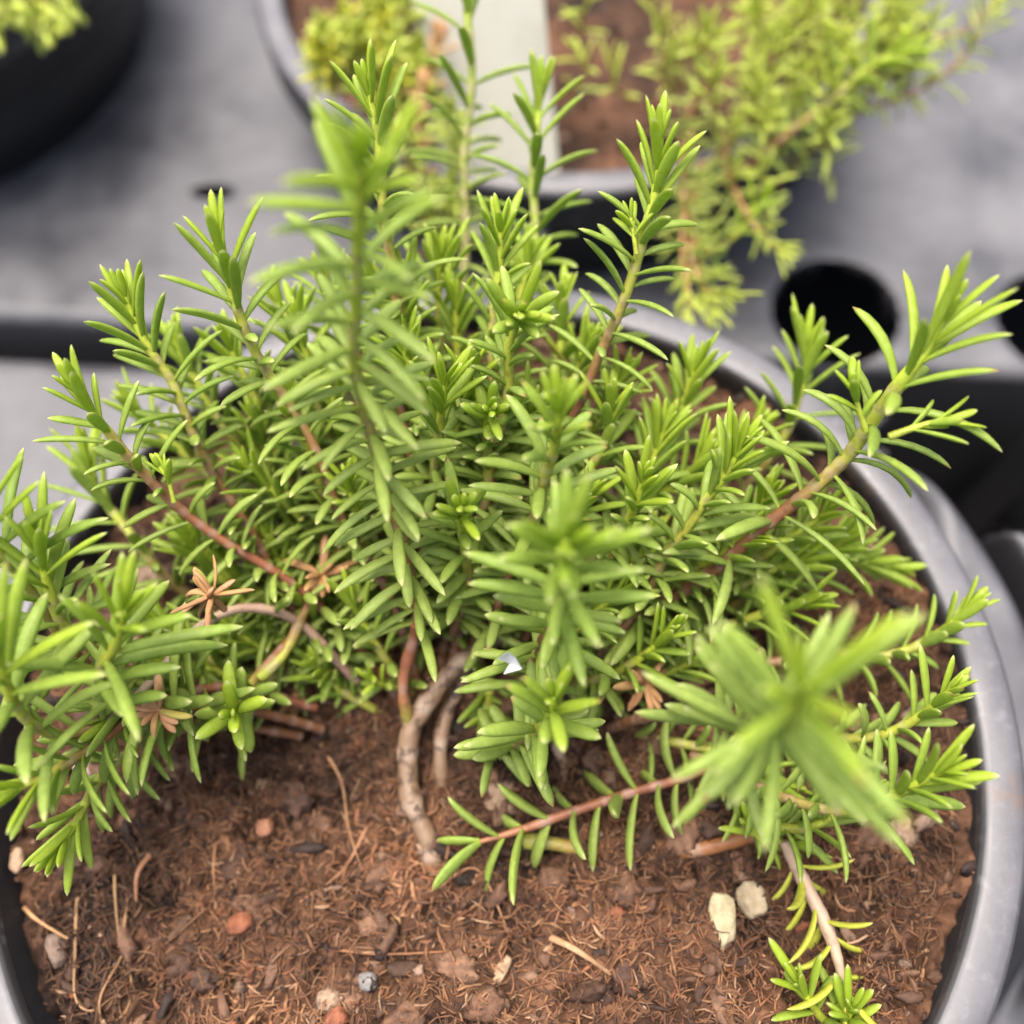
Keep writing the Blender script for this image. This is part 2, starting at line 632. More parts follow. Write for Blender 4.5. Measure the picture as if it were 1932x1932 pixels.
def soil_terms(x, y, seed):
    f1, f2 = fbm(x, y, 9, 4, seed), fbm(x, y, 34, 3, seed + 5)
    f3 = 1 - abs(fbm(x, y, 17, 3, seed + 20)) * 2
    return f1, f2, f3, soil_height(x, y) + .030 * f1 + .015 * f2 + .017 * f3 - .018


def make_soil(cx, cy, zoff, rad, step, ncr, nfi, seed, name, region=None):
    rg = random.Random(seed)
    mb = MB()
    n = int((rad + .02) / step)
    g = np.arange(-n, n + 1) * step
    X, Y = np.meshgrid(g, g)
    inside = np.hypot(X, Y) <= rad + .016
    Z, Cc = np.zeros(X.shape), np.zeros(X.shape + (3,))
    for i in range(X.shape[0]):
        for j in range(X.shape[1]):
            if not inside[i, j]:
                continue
            x, y = X[i, j], Y[i, j]
            f1, f2, f3, Z[i, j] = soil_terms(x, y, seed)
            t = fbm(x, y, 6, 4, seed + 9) * .45 + f1 * .55 + f2 * .5 + .15 * f3  # relief noise also darkens the hollows, painting crevice shade into the soil colour
            a, b_ = np.array((.018, .009, .005)), np.array((.185, .088, .045))
            Cc[i, j] = a + (b_ - a) * min(1.3, max(0, .34 + .6 * t + .45 * dry_and_shade(x, y, seed)))
    idx = np.arange(X.size).reshape(X.shape)
    q = np.stack([idx[:-1, :-1], idx[:-1, 1:], idx[1:, 1:], idx[1:, :-1]], -1).reshape(-1, 4)
    q = q[inside.ravel()[q].all(1)]
    V = np.stack([X + cx, Y + cy, Z + zoff], -1).reshape(-1, 3)
    used = np.unique(q)
    mp = np.zeros(len(V), int)
    mp[used] = np.arange(len(used))
    mb.add(V[used], mp[q], Cc.reshape(-1, 3)[used], 0)
    # crumbs
    ico_v, ico_f = icosphere()
    for _ in range(ncr):
        a, r = rg.random() * 6.283, rad * math.sqrt(rg.random())
        x, y = r * math.cos(a), r * math.sin(a)
        if region and not region(x, y):
            continue
        s = .0035 + .017 * rg.random() ** 5
        mt = Matrix.Rotation(rg.random() * 6.28, 3, (rg.gauss(0, 1), rg.gauss(0, 1), rg.gauss(0, 1)))
        sh = np.array([rg.uniform(.7, 2.6), rg.uniform(.5, 1.1), rg.uniform(.25, .8)])
        jit = 1 + np.array([rg.uniform(-.38, .38) for _ in ico_v])[:, None]
        v = (ico_v * jit * sh * s) @ np.array(mt).T + (cx + x, cy + y, zoff + soil_terms(x, y, seed)[3] + s * .2)
        mb.add(v, ico_f, np.array(rg.choices(PCOL, PW)[0]) * rg.uniform(.75, 1.3), 1)
    # clods of matted peat
    big_v, big_f = subdiv(ico_v, ico_f)
    for _ in range(ncr // 18):
        a, r = rg.random() * 6.283, (rad - .06) * math.sqrt(rg.random())
        x, y = r * math.cos(a), r * math.sin(a)
        if region and not region(x, y):
            continue
        s = rg.uniform(.012, .036)
        sh = np.array([rg.uniform(.8, 1.6), rg.uniform(.7, 1.2), rg.uniform(.2, .42)])
        jit = np.array([1 + .6 * noise.fractal(Vector(p * 2.2) + Vector((_ * 3.1, 0, 0)), 1, 2, 4) for p in big_v])[:, None]
        mt = np.array(Matrix.Rotation(rg.random() * 6.28, 3, 'Z'))
        v = (big_v * jit * sh * s) @ mt.T + (cx + x, cy + y, zoff + soil_terms(x, y, seed)[3] - s * .02)
        c = np.array(rg.choices([(.14, .070, .038), (.19, .10, .056), (.32, .215, .14), (.08, .04, .024)], [5, 3, 1.2, 3])[0])
        cc = np.array([c * (1 + .6 * noise.fractal(Vector(p * 3 + (_, 0, 0)), 1, 2, 3)) for p in big_v])
        mb.add(v, big_f, np.clip(cc, .01, 1), 1)
    # fibres: mostly short shreds at every angle, a few long hairs
    for k_ in range(nfi):
        a, r = rg.random() * 6.283, (rad - .03) * math.sqrt(rg.random())
        x, y = r * math.cos(a), r * math.sin(a)
        if region and not region(x, y):
            continue
        lng = rg.random() < .022
        ln = rg.uniform(.06, .17) if lng else rg.uniform(.008, .045)
        h, cv, up_ = rg.random() * 6.283, rg.gauss(0, 1.0 if lng else .45), rg.gauss(0, .3)
        z0 = zoff + soil_terms(x, y, seed)[3] + .002
        n_ = 7 if lng else 4
        pts = []
        for t in np.linspace(0, 1, n_):
            hh = h + cv * (t - .5)
            qx, qy = x + ln * (t - .5) * math.cos(hh), y + ln * (t - .5) * math.sin(hh)
            zz = zoff + soil_terms(qx, qy, seed)[3] + .008 if lng else z0 + ln * up_ * (t - .5) + .004 * math.sin(t * 3.1)
            if math.hypot(qx, qy) > .975:
                kk = .975 / math.hypot(qx, qy)
                qx, qy = qx * kk, qy * kk
            pts.append((cx + qx, cy + qy, zz))
        dry = min(1.75, max(.5, 1.0 + dry_and_shade(x, y, seed)))  # fibre tone: dry patches and the painted shade under the bush
        c = np.array((1, 1.06, 1.12)) ** max(0, dry - 1) * dry * np.array(rg.choices([(.225, .112, .052), (.16, .074, .036), (.30, .18, .10), (.055, .028, .016), (.20, .083, .037)], [5, 8, 1.2, 4, 1.8])[0]) * rg.uniform(.75, 1.2)
        w_ = rg.uniform(.0010, .0020) if lng else rg.uniform(.0007, .0026) * (2 if rg.random() < .08 else 1)
        pr = np.array([.6] + [1] * (n_ - 2) + [.5])
        tube(mb, pts, w_ * pr, c, 4, 1, rg.uniform(.4, 1), False)
    o = mb.build(name, [M_SOIL, M_CRUMB])
    return tag(o, kind='stuff')


def icosphere():
    t = (1 + 5 ** .5) / 2
    v = [(-1, t, 0), (1, t, 0), (-1, -t, 0), (1, -t, 0), (0, -1, t), (0, 1, t), (0, -1, -t), (0, 1, -t), (t, 0, -1), (t, 0, 1), (-t, 0, -1), (-t, 0, 1)]
    f = [(0, 11, 5), (0, 5, 1), (0, 1, 7), (0, 7, 10), (0, 10, 11), (1, 5, 9), (5, 11, 4), (11, 10, 2), (10, 7, 6), (7, 1, 8),
         (3, 9, 4), (3, 4, 2), (3, 2, 6), (3, 6, 8), (3, 8, 9), (4, 9, 5), (2, 4, 11), (6, 2, 10), (8, 6, 7), (9, 8, 1)]
    v = [np.array(x, float) / np.linalg.norm(x) for x in v]
    mid, nf = {}, []

    def mp(a, b_):
        k = (min(a, b_), max(a, b_))
        if k not in mid:
            x = v[a] + v[b_]
            v.append(x / np.linalg.norm(x))
            mid[k] = len(v) - 1
        return mid[k]
    for a, b_, c in f:
        x, y, z = mp(a, b_), mp(b_, c), mp(c, a)
        nf += [(a, x, z), (b_, y, x), (c, z, y), (x, y, z)]
    return np.array(v), np.array(nf)


def subdiv(v, f):
    v = [np.array(x) for x in v]
    mid, nf = {}, []

    def mp(a, b_):
        k = (min(a, b_), max(a, b_))
        if k not in mid:
            x = v[a] + v[b_]
            v.append(x / np.linalg.norm(x))
            mid[k] = len(v) - 1
        return mid[k]
    for a, b_, c in f:
        x, y, z = mp(a, b_), mp(b_, c), mp(c, a)
        nf += [(a, x, z), (b_, y, x), (c, z, y), (x, y, z)]
    return np.array(v), np.array(nf)


make_soil(0, 0, 0, 1.0, .0058, 3500, 27000, 3, 'soil', lambda x, y: y < .25 or random.random() < .4)
make_soil(.46, 2.67, -.26, .99, .022, 500, 250, 11, 'soil')
make_soil(-2.1, 3.1, -.06, .985, .03, 60, 30, 12, 'soil')

# ------------------------------------------------------------------ the bush in the front pot
BASE = np.array([-.14, -.12, -.1])
bush = thing('bushy_succulent', BASE, 'bushy green succulent with fleshy needle leaves on many stems in the front pot', 'potted plant')

SHOOTS = [
    # pixels from tip to foot, depth at tip, depth at foot, options
    ([(695, 165), (715, 290), (735, 450), (745, 620), (780, 900), (800, 1250)], 1.78, 2.2, dict(L=.115)),
    ([(682, 300), (683, 420), (662, 620), (690, 760), (720, 920), (765, 1020), (785, 1150), (768, 1280), (775, 1360)], 1.24, 2.08, dict(L=.128, W=.0185, sp_=.0125, tiplen=.12, bare=.2, th_low=98, agep=-.1, stem_len=1.15, turn=.4)),
    ([(412, 450), (440, 560), (480, 650), (530, 740), (590, 850), (660, 990), (740, 1150), (800, 1300)], 1.72, 2.15, dict(L=.112)),
    ([(235, 560), (275, 650), (330, 730), (375, 830), (420, 930), (500, 1050), (600, 1200), (740, 1350)], 1.82, 2.2, dict(L=.10)),
    ([(138, 728), (190, 800), (250, 880), (330, 950), (430, 1020), (520, 1080), (640, 1180), (760, 1330)], 1.74, 2.15, dict(L=.10, mats=(M_STEM_RED, M_LEAF))),
    ([(164, 865), (185, 930), (240, 1000), (320, 1090), (400, 1150), (520, 1250), (720, 1370)], 2.1, 2.25, dict(L=.12)),
    ([(-35, 950), (0, 1040), (60, 1130), (130, 1210), (230, 1290), (380, 1330)], 1.6, 2.1, dict(L=.16, W=.019, sp_=.017)),
    ([(72, 1030), (90, 1100), (130, 1180), (220, 1260), (350, 1330), (560, 1390)], 1.66, 2.1, dict(L=.12)),
    ([(235, 1150), (215, 1220), (195, 1290), (260, 1340), (300, 1330), (430, 1330), (600, 1380)], 1.55, 2.1, dict(L=.15, W=.020, sp_=.0155, bare=.35)),
    ([(-10, 1225), (30, 1320), (120, 1390), (250, 1360), (330, 1330)], 1.5, 1.95, dict(L=.16, W=.0205, sp_=.017, bare=.3)),
    ([(5, 1500), (90, 1460), (180, 1400), (280, 1340), (420, 1300), (600, 1330)], 1.62, 2.1, dict(L=.105, mats=(M_STEM_RED, M_LEAF))),
    ([(105, 1605), (140, 1560), (175, 1490), (205, 1450), (280, 1390), (400, 1360)], 1.78, 2.05, dict(L=.095)),
    ([(438, 1345, 1.80), (452, 1335, 1.87), (480, 1285, 1.96), (530, 1230), (570, 1180), (595, 1120)], 1.72, 2.12, dict(L=.085, W=.021, bare=.6, tiplen=.045, sp_=.0125, th_low=85, mats=(M_STEM_RED, M_LEAF))),
    ([(190, 1370), (290, 1280), (390, 1185), (470, 1145), (560, 1170), (680, 1290)], 1.78, 2.1, dict(L=.085, keep=.3, mats=(M_STEM_PALE, M_LEAF), th_low=105, agep=.35)),
    ([(945, 425), (940, 520), (935, 620), (925, 760), (900, 900), (860, 1100), (830, 1300)], 1.88, 2.2, dict(L=.10)),
    ([(982, 590, 1.70), (972, 615, 1.78), (955, 660), (955, 750), (930, 900), (890, 1100), (850, 1250)], 1.74, 2.15, dict(L=.10, sp_=.0105, th_low=85)),
    ([(1245, 262), (1238, 350), (1205, 460), (1175, 590), (1120, 700), (1050, 830), (980, 980), (900, 1200), (840, 1350)], 1.72, 2.2, dict(L=.105, sp_=.0145, agep=-.15)),
    ([(1020, 165), (1010, 300), (1010, 430), (985, 600), (940, 850), (880, 1150)], 2.12, 2.35, dict(L=.125, sp_=.018, mats=(M_STEM_GREEN, M_LEAF))),
    ([(880, -70), (885, 150), (880, 300), (875, 420), (870, 700), (850, 1000)], 2.2, 2.45, dict(L=.12, sp_=.022, mats=(M_STEM_GREEN, M_LEAF))),
    ([(1312, 690), (1290, 760), (1260, 830), (1220, 900), (1150, 1000), (1050, 1150)], 2.02, 2.25, dict(L=.095)),
    ([(1255, 805), (1240, 850), (1200, 950), (1100, 1100), (950, 1250)], 1.95, 2.2, dict(L=.095)),
    ([(1398, 840), (1370, 890), (1330, 940), (1290, 1010), (1240, 1090), (1200, 1150), (1100, 1260), (950, 1350)], 1.74, 2.15, dict(L=.105, sp_=.0105, th_low=88)),
    ([(1778, 605), (1740, 670), (1700, 720), (1640, 800), (1590, 870), (1520, 940), (1420, 1010), (1330, 1080), (1200, 1180), (1000, 1310)], 1.62, 2.15, dict(L=.15, W=.0205, sp_=.015, rs=.0125, tiplen=.17, bendv=.7, agep=-.15)),
    ([(1612, 728), (1618, 770), (1632, 815)], 1.66, 1.69, dict(L=.06, W=.015, tiplen=.09, rs=.007)),
    ([(1800, 790), (1745, 800), (1672, 822)], 1.66, 1.68, dict(L=.065, W=.014, tiplen=.12, rs=.007)),
    ([(1522, 650), (1520, 700), (1500, 760), (1470, 830), (1400, 930), (1250, 1080)], 2.1, 2.28, dict(L=.125)),
    ([(1835, 1138), (1790, 1180), (1720, 1220), (1630, 1240), (1520, 1250), (1400, 1260), (1250, 1300)], 1.95, 2.12, dict(L=.078, sp_=.0135)),
    ([(1795, 1300), (1730, 1350), (1650, 1390), (1550, 1400), (1400, 1400)], 1.78, 2.08, dict(L=.09)),
    ([(1778, 1455), (1710, 1490), (1640, 1520), (1550, 1520), (1420, 1480), (1300, 1430)], 1.66, 2.0, dict(L=.11, W=.02)),
    ([(1520, 1295, 1.20), (1495, 1345, 1.30), (1450, 1385, 1.45), (1395, 1365, 1.62), (1300, 1350), (1150, 1370)], 1.16, 2.05, dict(L=.155, W=.0185, sp_=.0125, tiplen=.09, grav=.05, bare=.4, th_low=80, turn=.75)),
    ([(1068, 1020, 1.36), (1060, 1070, 1.5), (1050, 1150), (1030, 1210), (1010, 1270), (950, 1340)], 1.42, 2.02, dict(L=.12, sp_=.0125)),
    ([(1047, 1315), (1030, 1370), (980, 1400), (900, 1420)], 1.62, 2.05, dict(L=.105, W=.021, tiplen=.12)),
    ([(1055, 765), (1050, 840), (1030, 900), (1000, 980), (960, 1100), (890, 1260)], 1.54, 2.12, dict(L=.108)),
    ([(842, 715), (835, 770), (830, 830), (815, 900), (800, 1050)], 1.78, 2.1, dict(L=.098)),
    ([(870, 955, 1.70), (872, 985, 1.78), (880, 1060), (862, 1200)], 1.74, 2.08, dict(L=.082)),
    ([(1215, 900), (1200, 950), (1170, 1010), (1120, 1050), (1050, 1120), (950, 1250)], 1.74, 2.15, dict(L=.095)),
    ([(925, 772, 1.76), (922, 800, 1.86), (910, 950), (880, 1100), (850, 1250)], 1.84, 2.15, dict(L=.085, sp_=.014)),
    ([(1158, 755), (1140, 830), (1100, 900), (1040, 1000), (940, 1180)], 1.9, 2.2, dict(L=.09)),
    ([(1262, 1190), (1220, 1230), (1150, 1270), (1050, 1310)], 1.88, 2.1, dict(L=.085)),
    ([(1690, 1070), (1600, 1060), (1450, 1100), (1300, 1150), (1150, 1250)], 2.1, 2.2, dict(L=.09, sp_=.015)),
    ([(700, 1275), (715, 1290), (750, 1300)], 2.04, 2.1, dict(L=.05, W=.015, tiplen=.06)),
    ([(590, 1225), (600, 1250), (640, 1300), (720, 1350)], 2.08, 2.15, dict(L=.07)),
    ([(300, 880), (318, 905), (330, 945)], 1.80, 1.82, dict(L=.045, W=.013, tiplen=.06, rs=.006)),
    ([(1190, 410), (1195, 440), (1200, 480)], 1.77, 1.79, dict(L=.05, W=.013, tiplen=.06, rs=.006)),
    ([(480, 790), (520, 900), (600, 1040), (720, 1200)], 2.05, 2.25, dict(L=.1)),
    ([(620, 720), (660, 850), (720, 1000), (780, 1200)], 2.0, 2.25, dict(L=.1)),
    ([(1060, 560), (1050, 700), (1000, 850), (930, 1050), (870, 1250)], 2.05, 2.3, dict(L=.1)),
    ([(830, 480), (830, 620), (830, 800), (820, 1000)], 2.05, 2.3, dict(L=.11)),
    ([(760, 540), (765, 680), (780, 860), (790, 1050)], 1.95, 2.25, dict(L=.11)),
    ([(560, 600), (590, 720), (640, 860), (700, 1000), (760, 1200)], 2.0, 2.25, dict(L=.105)),
    ([(1520, 1050), (1430, 1090), (1320, 1150), (1180, 1240), (1020, 1320)], 2.02, 2.15, dict(L=.1, sp_=.015)),
    ([(1350, 1230), (1280, 1260), (1180, 1300), (1060, 1350)], 1.98, 2.12, dict(L=.09)),
    ([(1480, 1480), (1400, 1440), (1300, 1400), (1150, 1380)], 1.95, 2.08, dict(L=.09)),
    ([(1180, 1110), (1130, 1150), (1060, 1210), (960, 1300)], 1.9, 2.12, dict(L=.09)),
    ([(300, 1180), (340, 1210), (420, 1260), (560, 1340)], 2.05, 2.15, dict(L=.1)),
    ([(660, 1130), (690, 1180), (740, 1260), (790, 1340)], 2.0, 2.15, dict(L=.095)),
    ([(930, 1400), (930, 1370), (925, 1300), (900, 1240)], 2.0, 2.15, dict(L=.07)),
    ([(1110, 930), (1080, 990), (1030, 1080), (950, 1220)], 1.85, 2.15, dict(L=.09)),
    # trailing over the soil, wide apart leaves
    ([(905, 1588), (1010, 1560), (1100, 1528), (1195, 1490), (1290, 1462), (1360, 1440)], (.005,), (.02,), dict(L=.13, W=.026, sp_=.027, tiplen=.02, mats=(M_STEM_RED, M_LEAF), agep=.4, th_low=88, bendv=.5, young=.02, grav=.1, rs=.0095)),
    ([(1505, 1575), (1490, 1592), (1450, 1580), (1400, 1560)], 1.93, 1.98, dict(L=.06, W=.014, tiplen=.09, agep=.1)),
    ([(1415, 1555), (1430, 1580), (1470, 1600)], 1.93, 1.97, dict(L=.055, W=.015, tiplen=.08)),
    ([(1625, 1500), (1570, 1540), (1510, 1560), (1430, 1540), (1350, 1490)], 1.85, 1.99, dict(L=.095)),
    ([(1595, 1880), (1578, 1810), (1560, 1760), (1535, 1700), (1512, 1645), (1490, 1590)], (-.015,), (.0,), dict(L=.105, W=.017, sp_=.0125, tiplen=.03, mats=(M_STEM_PALE, M_LEAF_YEL), keep=.9, th_low=70, bendv=.6, agep=.4, rs=.013, label='pale drying stem with yellowing leaves')),
    ([(1510, 1862), (1530, 1890), (1565, 1925), (1585, 1890)], 1.80, 1.88, dict(L=.085, W=.017, tiplen=.08, sp_=.011)),
    ([(1605, 1900), (1595, 1935), (1575, 1965)], 1.79, 1.86, dict(L=.09, W=.018, tiplen=.08, sp_=.011)),
]
rf = random.Random(91)
for k in range(34):               # the many short stems that fill the middle of the bush
    a = rf.uniform(-.1, 3.3)
    r = rf.uniform(.25, 1) ** .7
    tx, ty = 850 + 560 * r * math.cos(a), 1230 - 480 * r * math.sin(a) ** 1.0 if math.sin(a) > 0 else 1250
    bx, by = 850 + 190 * math.cos(a) * rf.uniform(.4, 1), 1290 - 60 * rf.random()
    mx_, my_ = (tx * .55 + bx * .45) + rf.uniform(-25, 25), (ty * .5 + by * .5) + rf.uniform(0, 40)
    SHOOTS.append(([(tx, ty), (tx * .8 + mx_ * .2, ty * .75 + my_ * .25), (mx_, my_), (bx, by)], rf.uniform(2.0, 2.16), 2.22, dict(L=rf.uniform(.07, .09), W=.0165, sp_=.0125)))
for tx, ty, bx, by, dt in [(330, 640, 700, 1180, 2.1), (430, 640, 720, 1150, 2.08), (520, 560, 740, 1100, 2.1), (610, 520, 770, 1050, 2.12),
                           (700, 520, 800, 1000, 2.08), (860, 560, 830, 1000, 2.1), (1000, 480, 880, 1000, 2.15), (1110, 640, 930, 1080, 2.1),
                           (1180, 700, 960, 1120, 2.05), (1330, 850, 1020, 1200, 2.05), (1430, 800, 1080, 1200, 2.12), (1450, 930, 1100, 1240, 2.0),
                           (1560, 960, 1120, 1260, 2.02), (1600, 1010, 1150, 1260, 2.1), (1530, 1130, 1150, 1290, 2.04), (1420, 1010, 1080, 1220, 1.95),
                           (760, 640, 800, 1080, 1.95), (890, 690, 850, 1100, 1.92), (560, 760, 740, 1160, 2.0), (470, 880, 700, 1220, 2.05),
                           (250, 760, 640, 1220, 2.15), (360, 1010, 660, 1270, 2.08), (1010, 760, 900, 1130, 1.95), (660, 900, 770, 1200, 1.98)]:
    mx_, my_ = tx * .5 + bx * .5 + rf.uniform(-30, 30), ty * .52 + by * .48 + rf.uniform(-20, 20)
    SHOOTS.append(([(tx, ty), (tx * .78 + mx_ * .22 + rf.uniform(-8, 8), ty * .75 + my_ * .25), (mx_, my_), (bx, by)], dt - .06, 2.22, dict(L=rf.uniform(.08, .1), W=.017, sp_=.0125)))
for i, (pts, d0, d1, kw) in enumerate(SHOOTS):
    grow(bush, BASE, px_path(pts, d0, d1), seed=100 + i, **kw)


def woody(pts, d0, d1, r0, r1, name='woody_stem', mat=M_WOOD, label=None):
    C, s = spline(px_path(pts, d0, d1), .012)
    t = s / s[-1]
    rg = random.Random(len(pts) * 31 + int(pts[0][0]))
    rad = (r0 + (r1 - r0) * t) * (1 + .07 * np.sin(s * 60 + rg.random() * 6) + .05 * np.sin(s * 141) + .22 * np.array([noise.noise(Vector((x_ * 22, pts[0][0], 0))) for x_ in s]))
    C = C + np.stack([np.sin(s * 31), np.cos(s * 27), np.sin(s * 22)], 1) * .005
    mb = MB()
    tube(mb, C, rad, np.stack([(np.sin(s * 60) > .75) * 1.0, t, np.zeros(len(s))], 1), 12)
    o = mb.build(name, mat, bush, BASE)
    if label:
        o['label'] = label


woody([(818, 1640), (792, 1545), (772, 1470), (766, 1400), (792, 1348), (850, 1270), (915, 1215), (990, 1150)], (-.085,), (.06,), .0225, .019)
woody([(822, 1520), (832, 1420), (850, 1330), (895, 1240), (960, 1190)], (-.11,), (.03,), .0165, .014)
woody([(770, 1390), (762, 1330), (768, 1260), (780, 1180)], (-.02,), (.2,), .012, .011, mat=M_STEM_RED)
woody([(990, 1592), (1100, 1596), (1200, 1602), (1320, 1598), (1425, 1575)], (-.062,), (-.042,), .014, .016, mat=M_STEM_ORANGE, label='orange brown woody stem lying on the soil')
woody([(1035, 1520), (1060, 1450), (1050, 1380)], 2.07, 2.05, .012, .012)
woody([(490, 1285), (540, 1225), (590, 1130), (620, 1090), (680, 1150), (740, 1290)], 1.96, 2.12, .010, .011, mat=M_STEM_RED)


def rosette(px, py, d, n, L, up, seed, mats=M_LEAF_DEAD, W=.016):
    rg = random.Random(seed)
    P = at(px, py, d)
    mb = MB()
    up = unit(np.array(up, float))
    n1 = unit(np.cross(up, [.3, 1, .2]))
    n2 = np.cross(up, n1)
    for k in range(n):
        a = k * 2.4 + rg.gauss(0, .2)
        A = math.cos(a) * n1 + math.sin(a) * n2
        leaf(mb, P, up, A, L * rg.uniform(.6, 1.1), W * rg.uniform(.7, 1.2), R(rg.uniform(20, 95)), rg.uniform(-.6, 1.3), rg.random(), rg.random(), .25, rg.gauss(0, .4), rg.gauss(0, .3))
    tube(mb, [P - up * .05, P - up * .02, P + up * .005], [.006, .007, .005], (.9, .7, .5), 6)
    o = mb.build('withered_rosette', mats, bush, BASE)
    o['label'] = 'dry tan rosette of dead leaves'


rosette(400, 1125, 1.80, 14, .085, (-.2, .2, 1), 5)
rosette(300, 1338, 1.74, 11, .062, (-.2, -.3, .8), 6)
rosette(608, 1085, 2.02, 13, .085, (.1, .3, 1), 7)
rosette(1215, 1290, 1.98, 13, .085, (.1, -.3, 1), 8)
rosette(545, 1330, 2.13, 8, .05, (.1, -.3, 1), 9)

# ------------------------------------------------------------------ things lying on the soil and the bush
ICV, ICF = icosphere()


def pebble(px, py, z, size, shape, rot, colr, label, seed, name='pebble', group=None, cat='pebble', streak=0.0):
    rg = random.Random(seed)
    P = atz(px, py, -.06)
    P[2] = max(soil_terms(P[0], P[1], 3)[3], -.075) + size * .12
    v, f = ICV.copy(), ICF
    v, f = subdiv(v, f)
    jit = np.array([1 + .22 * noise.fractal(Vector(p * 1.6) + Vector((seed, 0, 0)), 1, 2, 4) for p in v])[:, None]
    v = np.sign(v) * np.abs(v) ** .85
    v = v * jit * np.array(shape) * size
    m3 = np.array(Matrix.Rotation(R(rot), 3, 'Z'))
    col = np.array([np.array(colr) * (1 + .35 * noise.fractal(Vector((p[0] * 5, p[1] * (5 if not streak else 1.5), p[2] * 5)) / size * .5, 1, 2, 4)) for p in v])
    mb = MB()
    mb.add(v @ m3.T + P + (0, 0, size * shape[2] * .4), f, np.clip(col, 0, 1))
    return tag(mb.build(name, M_STONE, None, P), label, cat, group)


pebble(1360, 1738, -.10, .037, (.72, 1.35, .6), -10, (.52, .44, .27), 'larger cream coloured woody chip on the soil at the lower right', 1, 'wood_chip', 'pale chips on the soil', 'wood chip', 1)
pebble(1421, 1697, -.10, .030, (.95, 1.15, .6), 12, (.38, .31, .20), 'smaller grey cream chip behind the larger cream chip', 2, 'wood_chip', 'pale chips on the soil', 'wood chip', 1)
pebble(695, 1852, -.10, .019, (1, .9, .7), 0, (.23, .22, .21), 'small smooth grey pebble on the soil near the front', 3)
pebble(450, 1742, -.10, .021, (1.2, .9, .7), 20, (.27, .10, .05), 'largest terracotta coloured crumb on the bare soil at the left', 4, 'clay_crumb', None, 'clay crumb')
pebble(633, 1922, -.10, .021, (1.1, .9, .7), 40, (.26, .095, .05), 'terracotta crumb at the bottom edge of the photo', 5, 'clay_crumb', None, 'clay crumb')
pebble(497, 1560, -.10, .018, (1, 1, .7), 0, (.36, .17, .10), 'small light brown crumb on dark soil below the left rosette', 6, 'clay_crumb', None, 'clay crumb')
pebble(150, 1440, -.06, .03, (.5, 1.2, .4), 30, (.62, .50, .40), 'pale cream husk among the left stems', 7, 'dry_husk', None, 'husk')
pebble(28, 1622, -.08, .018, (.8, 1.3, .6), 0, (.40, .27, .17), 'tan seed husk against the black left wall of the pot', 8, 'seed_husk', None, 'husk')
pebble(945, 1830, -.10, .02, (1.5, .6, .3), 50, (.36, .25, .15), 'pale tan bark flake on the soil near the front', 9, 'bark_flake', None, 'bark flake')


def straw(pts, label, w=.0032, colr=(.30, .175, .085), z=-.075, name='dry_straw', flat=.6, lift=.008):
    P = []
    for i, (x, y) in enumerate(pts):
        p = atz(x, y, -.055)
        p[2] = soil_terms(p[0], p[1], 3)[3] + w * .9 + lift * math.sin(math.pi * i / (len(pts) - 1))
        P.append(p)
    C, s = spline(P, .012)
    t = s / s[-1]
    mb = MB()
    tube(mb, C, w * (1 - .5 * t), np.clip(np.array(colr)[None] * (1 + .2 * np.sin(s * 40))[:, None], 0, 1), 6, 0, flat)
    tag(mb.build(name, M_STRAW, None, P[0]), label, 'dry straw', 'dry straws on the soil')


straw([(208, 1628), (212, 1690), (222, 1770), (236, 1850), (225, 1910), (190, 1935)], 'long pale grass stalk curving along the soil at the lower left', .0032, (.30, .18, .08))
straw([(137, 1692), (132, 1740), (130, 1800), (135, 1882), (165, 1908), (205, 1880)], 'thin hooked straw left of the long pale stalk', .0038)
straw([(20, 1708), (60, 1735), (120, 1770)], 'short straight straw leaning from the left wall of the pot', .0048, (.48, .27, .13))
straw([(232, 1690), (228, 1760), (218, 1800), (190, 1880), (182, 1940)], 'broad split straw crossing the long pale stalk', .0036, (.27, .15, .07))
straw([(1040, 1768), (1090, 1795), (1160, 1842)], 'tan woody splinter on the soil below the trailing stem', .008, (.44, .26, .14))
straw([(600, 1400), (640, 1470), (655, 1560), (680, 1640)], 'fine bent straw on dark soil left of the woody trunk', .0032, (.34, .18, .09))
straw([(400, 1590), (402, 1640), (396, 1700)], 'short upright dark straw below the left rosette', .003, (.34, .17, .08))
straw([(275, 1610), (258, 1650), (250, 1700)], 'curved reddish straw near the tip of the left trailing shoot', .006, (.32, .16, .08))
straw([(690, 1560), (640, 1640), (560, 1700)], 'long thin brown straw slanting left of the trunk foot', .003, (.36, .18, .09))
straw([(820, 1680), (900, 1640), (960, 1760)], 'arched brown straw in the middle of the bare soil', .003, (.38, .2, .1))
straw([(620, 1790), (720, 1800), (850, 1795)], 'reddish flat twig lying across the front soil', .0035, (.24, .11, .05))
straw([(1645, 1760), (1600, 1780), (1560, 1775)], 'small straw beside the pale drying stem', .003, (.4, .25, .15))
straw([(1440, 1800), (1480, 1840), (1500, 1860)], 'fine straw between the cream chip and the yellowing sprig', .003, (.42, .22, .1))

